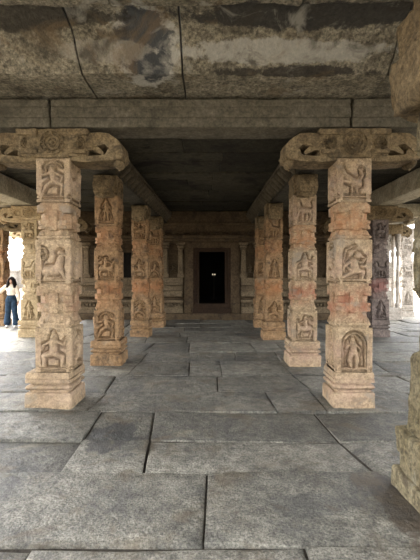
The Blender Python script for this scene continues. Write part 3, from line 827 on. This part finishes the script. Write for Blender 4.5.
# chamber behind the doorway
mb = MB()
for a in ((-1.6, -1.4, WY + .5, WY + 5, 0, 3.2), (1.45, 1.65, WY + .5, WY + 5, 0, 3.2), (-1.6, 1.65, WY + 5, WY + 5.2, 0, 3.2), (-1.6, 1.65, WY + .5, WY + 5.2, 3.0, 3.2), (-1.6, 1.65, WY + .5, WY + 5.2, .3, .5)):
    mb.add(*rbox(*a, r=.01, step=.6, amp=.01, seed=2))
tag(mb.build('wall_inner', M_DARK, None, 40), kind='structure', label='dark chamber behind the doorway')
r = empty('oil_lamp', (DX + .09, WY + 3.2, .5)); tag(r, 'tiny pale lamp glimmering deep inside the dark doorway', 'lamp')
BR = plain('dark_brass', (.035, .026, .015), .7, metal=.3)  # very dark brass for the lamp stand
FL = plain('lamp_flame', (.9, .8, .6), .5, emit=(1, .85, .6), es=.35)
def lathe(prof, n=14):
    v = []; f = []
    for (z, q) in prof:
        for a in range(n): v.append((q * math.cos(2 * PI * a / n), q * math.sin(2 * PI * a / n), z))
    for i in range(len(prof) - 1):
        for a in range(n): f.append([i * n + a, i * n + (a + 1) % n, (i + 1) * n + (a + 1) % n, (i + 1) * n + a])
    f.append(list(range(n))[::-1]); f.append(list(range((len(prof) - 1) * n, len(prof) * n)))
    return v, f
MB().add(*lathe([(0, .12), (.03, .12), (.06, .04), (.2, .025), (.22, .05), (.25, .025), (.7, .02), (.95, .02), (1.0, .06), (1.03, .09), (1.05, .085)])).build('stand', BR, r, 40)
for dx in (-.045, .045):
    MB().add(*lathe([(1.045, .004), (1.055, .010), (1.085, .010), (1.12, .002)], 8), Matrix.Translation((dx, 0, 0))).build('flame', FL, r, 60)

# ------------------------------------------------------------------ floor
def slab(quad, z, th, seed, step=.16, r=.018, tilt=(0, 0)):
    """quad: 4 corners (x,y) counter-clockwise; worn rounded edges"""
    q = [Vector((p[0], p[1], 0)) for p in quad]
    lu = max((q[1] - q[0]).length, (q[2] - q[3]).length); lv = max((q[3] - q[0]).length, (q[2] - q[1]).length)
    def ax(L):
        n = max(2, min(26, int(L / step)))
        return [0, r * .35 / L, r * 1.2 / L] + [i / n for i in range(1, n)] + [1 - r * 1.2 / L, 1 - r * .35 / L, 1]
    U = ax(lu); W = ax(lv)
    V = []; F = []; nu = len(U); nv = len(W)
    c = sum(q, Vector()) / 4
    for b in W:
        for a in U:
            p = q[0] * (1 - a) * (1 - b) + q[1] * a * (1 - b) + q[2] * a * b + q[3] * (1 - a) * b
            du = min(a, 1 - a) * lu; dv = min(b, 1 - b) * lv
            e = min(du, dv)
            z_ = z + .020 * nz(p, 1.3, seed) + .010 * nz(p, 4, seed) + (p.x - c.x) * tilt[0] + (p.y - c.y) * tilt[1]
            if e < r: z_ -= r * (1 - math.sqrt(max(0, 1 - ((r - e) / r) ** 2)))
            # chipped, wavering edge
            if e < 1e-6:
                k = .030 * nz(p, 3, seed) + .018 * nz(p, 9, seed)
                dirn = (c - p).normalized(); p = p + dirn * (.001 + abs(k) * .45)
            V.append((p.x, p.y, z_))
    for j in range(nv - 1):
        for i in range(nu - 1):
            F.append([j * nu + i, j * nu + i + 1, (j + 1) * nu + i + 1, (j + 1) * nu + i])
    # skirt
    ring = [i for i in range(nu)] + [j * nu + nu - 1 for j in range(1, nv)] + [(nv - 1) * nu + i for i in range(nu - 2, -1, -1)] + [j * nu for j in range(nv - 2, 0, -1)]
    n0 = len(V)
    for i in ring: V.append((V[i][0], V[i][1], z - th))
    m = len(ring)
    for k in range(m): F.append([ring[k], n0 + k, n0 + (k + 1) % m, ring[(k + 1) % m]])
    return V, F
rows = [  # (y near, y far) with explicit joints in x where the photo shows them, else random
 (-4.5, -2.6, None), (-2.6, -1.0, None), (-1.0, .4, None), (.4, 1.45, None),
 (1.45, 2.33, [(-3.3, -3.3), (-1.05, -1.05), (.55, .55)]),
 (2.33, 3.23, [(-3.2, -3.2), (-.045, -.03), (1.42, 1.50)]),
 (3.23, 3.86, [(-3.6, -3.6), (-1.22, -1.24), (-.55, -.60), (1.33, 1.24)]),
 (3.86, 4.62, [(-3.0, -3.1), (-1.24, -1.28), (-.60, -.66), (1.24, 1.20)]),
 (4.62, 5.42, [(-3.3, -3.3), (-1.45, -1.4), (.78, .74), (1.35, 1.35)]),
 (5.42, 6.3, [(-3.2, -3.2), (-1.45, -1.5), (.1, .1), (1.4, 1.3)]),
 (6.3, 7.35, [(-2.9, -2.9), (-1.35, -1.3), (-.35, -.38), (.18, .16), (1.3, 1.25)]),
 (7.35, 8.2, [(-3.1, -3.1), (-1.3, -1.3), (.45, .5), (1.3, 1.3)]),
 (8.2, 9.3, [(-3.0, -3.0), (-1.4, -1.3), (-.45, -.5), (.95, .9), (1.5, 1.5)]),
 (9.3, 10.3, None), (10.3, 11.1, None), (11.1, 12.0, None), (12.0, 13.0, None), (13.0, 14.1, None), (14.1, 15.2, None), (15.2, 16.6, None)]
mb = MB(); sd = 0
XL, XR = -7.6, 7.8
for ri, (y0, y1, J) in enumerate(rows):
    if J is None:
        J = []; x = -2.9 + random.uniform(-.4, .4)
        while x < 2.6:
            J.append((x, x + random.uniform(-.08, .08))); x += random.uniform(.75, 1.7)
    x = J[0][0]; left = []
    while x > XL + 1.6:
        x -= random.uniform(1.1, 2.0); left.append((x, x + random.uniform(-.1, .1)))
    x = J[-1][0]; right = []
    while x < XR - 1.8:
        x += random.uniform(1.0, 1.8); right.append((x, x + random.uniform(-.1, .1)))
    X = [(XL, XL)] + left[::-1] + J + right + [(XR, XR)]
    for k in range(len(X) - 1):
        sd += 1
        a, b = X[k], X[k + 1]
        if b[0] - a[0] < .2: continue
        g = random.choice((.0, .001, .003, .004, .011))
        jy = lambda xx, yy: yy + .09 * noise.noise(Vector((xx * .45, yy * 3.3, 2.2)))
        q = [(a[0] + g, jy(a[0], y0) + g), (b[0] - g, jy(b[0], y0) + g), (b[1] - g, jy(b[1], y1) - g), (a[1] + g, jy(a[1], y1) - g)]
        mb.add(*slab(q, random.uniform(-.012, .006), .12, sd * 1.37, .17, random.uniform(.012, .028), (random.uniform(-.010, .010), random.uniform(-.012, .012))))
tag(mb.build('floor', M_FLOOR, None, 50), kind='structure', label='uneven worn granite paving slabs')
o = block('floor_bed', M_GAP, (XL, XR, -4.5, 16.6, -.5, -.03, dict(r=.02, step=.6, amp=.01, seed=1)))
o.name = 'floor'; tag(o, kind='structure', label='earth bed in the joints between paving slabs')
# court outside
V = []; F = []
n = 40
for j in range(n + 1):
    for i in range(n + 1):
        X_ = -80 + 160 * i / n; Y_ = -80 + 170 * j / n
        V.append((X_, Y_, -.50 + .05 * nz((X_, Y_, 0), .2)))
for j in range(n):
    for i in range(n): F.append([j * (n + 1) + i, j * (n + 1) + i + 1, (j + 1) * (n + 1) + i + 1, (j + 1) * (n + 1) + i])
tag(link('ground', V, F, M_GROUND, None, 60), kind='structure', label='sandy court outside the hall')
# far court wall on both sides
for (x0, x1, y0, y1, nm) in ((-30, -29, -10, 60, 'wall_left'), (30, 31, -10, 60, 'wall_right'), (-30, 31, 60, 61, 'wall_far')):
    mb = MB(); mb.add(*rbox(x0, x1, y0, y1, -.6, 2.0, .05, 2, .05, 1, .5, 40)); mb.add(*rbox(x0 - .2, x1 + .2, y0, y1, 1.95, 2.3, .05, 2, .05, 2, .5, 40))
    tag(mb.build(nm, M_PALE, None, 40), kind='structure', label='pale compound wall far outside')

# ------------------------------------------------------------------ the woman
def remeshed(mb, name, mat, parent, voxel=.012, smooth_it=4):
    me = bpy.data.meshes.new(name); me.from_pydata([tuple(v) for v in mb.v], [], mb.f); me.update()
    t = bpy.data.objects.new(name + '_t', me); COL.objects.link(t)
    m = t.modifiers.new('r', 'REMESH'); m.mode = 'VOXEL'; m.voxel_size = voxel
    s = t.modifiers.new('s', 'SMOOTH'); s.iterations = smooth_it; s.factor = .5
    dg = bpy.context.evaluated_depsgraph_get()
    me2 = bpy.data.meshes.new_from_object(t.evaluated_get(dg))
    bpy.data.objects.remove(t); bpy.data.meshes.remove(me)
    me2.name = name; me2.materials.clear(); me2.materials.append(mat)
    me2.polygons.foreach_set('use_smooth', [True] * len(me2.polygons))
    return link(name, None, None, None, parent, mesh=me2)
SKIN = plain('skin', (.36, .20, .13), .55, noise_amt=.08)
HAIR = plain('dark_hair', (.010, .007, .006), .75, noise_amt=.4, sc=60)
KNIT = plain('cream_knit', (.74, .64, .52), .9, noise_amt=.12, sc=80)
DENIM = plain('blue_denim', (.022, .040, .065), .85, noise_amt=.45, sc=9)
SHOE = plain('white_canvas_shoe', (.72, .70, .66), .8, noise_amt=.1)
W = empty('person', (-5.99, 11.98, .0), math.radians(8))
tag(W, 'woman in cream knit top and wide blue jeans, one arm on the left edge pillar', 'person')
W.scale = (.91, .91, .91)
# local axes: x to the picture right, -y to the viewer
def caps(mb, pts, rad, n=12):
    for i in range(len(pts) - 1): mb.add(*capsule_rows(pts[i], pts[i + 1], rad[i], rad[i + 1], n))
body = MB()
body.add(*ellipsoid((.0, -.005, .93), .15, .105, .13))                       # pelvis
body.add(*ellipsoid((.0, 0, 1.10), .115, .085, .14))
body.add(*ellipsoid((-.005, 0, 1.27), .145, .095, .14))
caps(body, [(-.15, 0, 1.345), (.145, 0, 1.335)], [.055, .055])
caps(body, [(-.005, .0, 1.36), (.0, -.012, 1.46)], [.055, .048])
hc = Vector((.015, -.025, 1.535))
body.add(*ellipsoid(hc, .073, .088, .105))                                  # head
body.add(*ellipsoid(hc + Vector((.01, -.045, -.055)), .045, .040, .045))     # jaw
body.add(*ellipsoid(hc + Vector((.022, -.092, -.012)), .011, .016, .02))     # nose
body.add(*ellipsoid(hc + Vector((.018, -.080, -.048)), .022, .010, .010))    # mouth
for s in (-1, 1):
    body.add(*ellipsoid(hc + Vector((s * .072, .0, -.005)), .012, .02, .03)) # ears
# arm on the picture left: raised out to the pillar; hand flat on its face
A = [(-.16, 0, 1.345), (-.335, .02, 1.22), (-.36, .06, 1.24)]
shL = Vector((-.16, 0, 1.345)); elL = Vector((-.345, -.02, 1.175)); wrL = Vector((-.475, .075, 1.325))
caps(body, [shL, elL, wrL], [.048, .040, .028])
shR = Vector((.155, 0, 1.335)); elR = Vector((.215, .03, 1.09)); wrR = Vector((.225, -.02, .87))
caps(body, [shR, elR, wrR], [.048, .040, .028])
def hand(mb, w, d, side, palm_n):
    d = d.normalized(); s = side.normalized(); p = palm_n.normalized()
    c = w + d * .045
    for k in (-.026, -.009, .009, .026):
        mb.add(*capsule_rows(w + d * .01 + s * k * .6, w + d * .085 + s * k, .017, .014, 8))
    for k, L in ((-.030, .062), (-.010, .076), (.010, .072), (.030, .056)):
        a = w + d * .085 + s * k; b = a + d * L * .55 + p * .006; e = b + d * L * .4 + p * .02
        mb.add(*capsule_rows(a, b, .0095, .009, 8)); mb.add(*capsule_rows(b, e, .009, .0075, 8))
    a = w + d * .03 - s * .028; b = a - s * .03 + d * .03 + p * .008; e = b + d * .03 - s * .006 + p * .01
    mb.add(*capsule_rows(a, b, .013, .011, 8)); mb.add(*capsule_rows(b, e, .011, .009, 8))
hand(body, wrL, Vector((-.25, .25, 1)), Vector((.25, 1, -.2)), Vector((-1, .3, 0)))
hand(body, wrR, Vector((.02, -.12, -1)), Vector((.1, 1, -.1)), Vector((-1, 0, 0)))
hipL = Vector((-.085, 0, .90)); knL = Vector((-.10, -.02, .49)); anL = Vector((-.135, .015, .085))
hipR = Vector((.085, 0, .90)); knR = Vector((.115, -.045, .49)); anR = Vector((.15, -.03, .085))
for (h, k, a) in ((hipL, knL, anL), (hipR, knR, anR)):
    caps(body, [h, k, a], [.085, .058, .036])
    caps(body, [a + Vector((0, .02, -.04)), a + Vector((0, -.13, -.06))], [.034, .026])
remeshed(body, 'body', SKIN, W, .0085, 3)
# eyes, brows and lips read as small marks on the face
for s in (-1, 1):
    fm = MB(); fm.add(*ellipsoid(hc + Vector((.016 + s * .028, -.083, .012)), .012, .006, .006, 10, 6))
    fm.build('eye', HAIR, W, 60)
# jeans: high waist, wide flared legs
jm = MB()
jm.add(*ellipsoid((0, -.004, .94), .168, .122, .14)); jm.add(*ellipsoid((0, 0, 1.04), .135, .103, .05))
for (h, k, a) in ((hipL, knL, anL), (hipR, knR, anR)):
    caps(jm, [h, k], [.102, .088], 16)
    caps(jm, [k, a + Vector((0, 0, .16))], [.084, .104], 16)
    caps(jm, [a + Vector((0, 0, .16)), a + Vector((0, -.01, .075))], [.104, .108], 16)
j = remeshed(jm, 'jeans', DENIM, W, .012, 4)
for v in j.data.vertices:
    if v.co.z < .035: v.co.z = .035
    ang = math.atan2(v.co.y, v.co.x); v.co += v.normal * (.007 * nz((v.co.x, v.co.y, v.co.z * .35), 22, 2))
# cream knit top with loose sleeves
tm = MB()
tm.add(*ellipsoid((-.003, 0, 1.26), .168, .118, .15)); tm.add(*ellipsoid((0, 0, 1.12), .150, .115, .095)); caps(tm, [(-.15, 0, 1.345), (.145, 0, 1.335)], [.072, .072]); caps(tm, [(0, 0, 1.36), (0, -.006, 1.405)], [.075, .062])
caps(tm, [shL, elL, wrL - (wrL - elL) * .12], [.070, .068, .048]); caps(tm, [shR, elR, wrR - (wrR - elR) * .10], [.070, .066, .046])
t = remeshed(tm, 'knit_top', KNIT, W, .011, 4)
for v in t.data.vertices: v.co += v.normal * (.006 * nz(v.co, 16, 3))
# long dark wavy hair falling past the shoulders
hm = MB()
hm.add(*ellipsoid(hc + Vector((0, .022, .022)), .104, .104, .116))
random.seed(4)
for k in range(26):
    a = math.radians(-40 + 260 * k / 25)
    if 245 < (math.degrees(a)) % 360 < 295: continue
    p = hc + Vector((.088 * math.cos(a), .02 + .085 * math.sin(a), .03))
    q = p + Vector((.025 * math.cos(a) + random.uniform(-.01, .01), .015 * math.sin(a) + random.uniform(-.01, .01), -.12))
    r_ = q + Vector((.03 * math.cos(a) + random.uniform(-.012, .012), -.01 + random.uniform(-.015, .015), -.10 + random.uniform(-.03, .02)))
    caps(hm, [p, q, r_], [.036, .044, .026], 8)
for s in (-1, 1):      # side-parted fringe framing the face
    caps(hm, [hc + Vector((.0, -.065, .090)), hc + Vector((s * .062, -.070, .04)), hc + Vector((s * .082, -.055, -.05)), hc + Vector((s * .095, -.065, -.17))], [.026, .026, .03, .02], 8)
remeshed(hm, 'hair', HAIR, W, .010, 2)
for a in (anL, anR):
    s = MB(); s.add(*ellipsoid(a + Vector((0, -.055, -.045)), .045, .125, .042)); s.add(*ellipsoid(a + Vector((0, .02, -.03)), .042, .055, .055))
    so = remeshed(s, 'shoe', SHOE, W, .010, 2)
    for v in so.data.vertices: v.co.z = max(v.co.z, .002)

# ------------------------------------------------------------------ light
wd = bpy.data.worlds.new('World'); SC.world = wd; wd.use_nodes = True
nt = wd.node_tree; bg = nt.nodes['Background']
sky = nt.nodes.new('ShaderNodeTexSky'); sky.sky_type = 'NISHITA'; sky.sun_disc = False
sky.sun_elevation = math.radians(48); sky.sun_rotation = math.radians(-48); sky.air_density = 1.0; sky.dust_density = 4.0; sky.ozone_density = 1.0
hs = nt.nodes.new('ShaderNodeHueSaturation'); hs.inputs['Saturation'].default_value = .12
nt.links.new(sky.outputs[0], hs.inputs['Color']); nt.links.new(hs.outputs[0], bg.inputs['Color'])
bg.inputs['Strength'].default_value = .40
sl = bpy.data.lights.new('sun', 'SUN'); sl.energy = 1.15; sl.angle = math.radians(.6); sl.color = (1, .90, .74)
so = bpy.data.objects.new('sun', sl); COL.objects.link(so)
D = Vector((.85, -.75, -1.2)).normalized()
so.rotation_euler = D.to_track_quat('-Z', 'Y').to_euler(); so.location = (-10, 2, 12)

# ------------------------------------------------------------------ camera
cd = bpy.data.cameras.new('camera'); cam = bpy.data.objects.new('camera', cd); COL.objects.link(cam)
cd.sensor_fit = 'VERTICAL'; cd.sensor_height = 36; cd.lens = 36 * 400 / 560
cam.location = (0, 0, 1.6)
cam.rotation_euler = (PI / 2 - math.atan(6 / 400), 0, math.atan(1 / 400))
SC.camera = cam
vs = SC.view_settings
vs.view_transform = 'Standard'; vs.look = 'None'; vs.gamma = 1.0; vs.use_curve_mapping = False; vs.exposure = 2.42
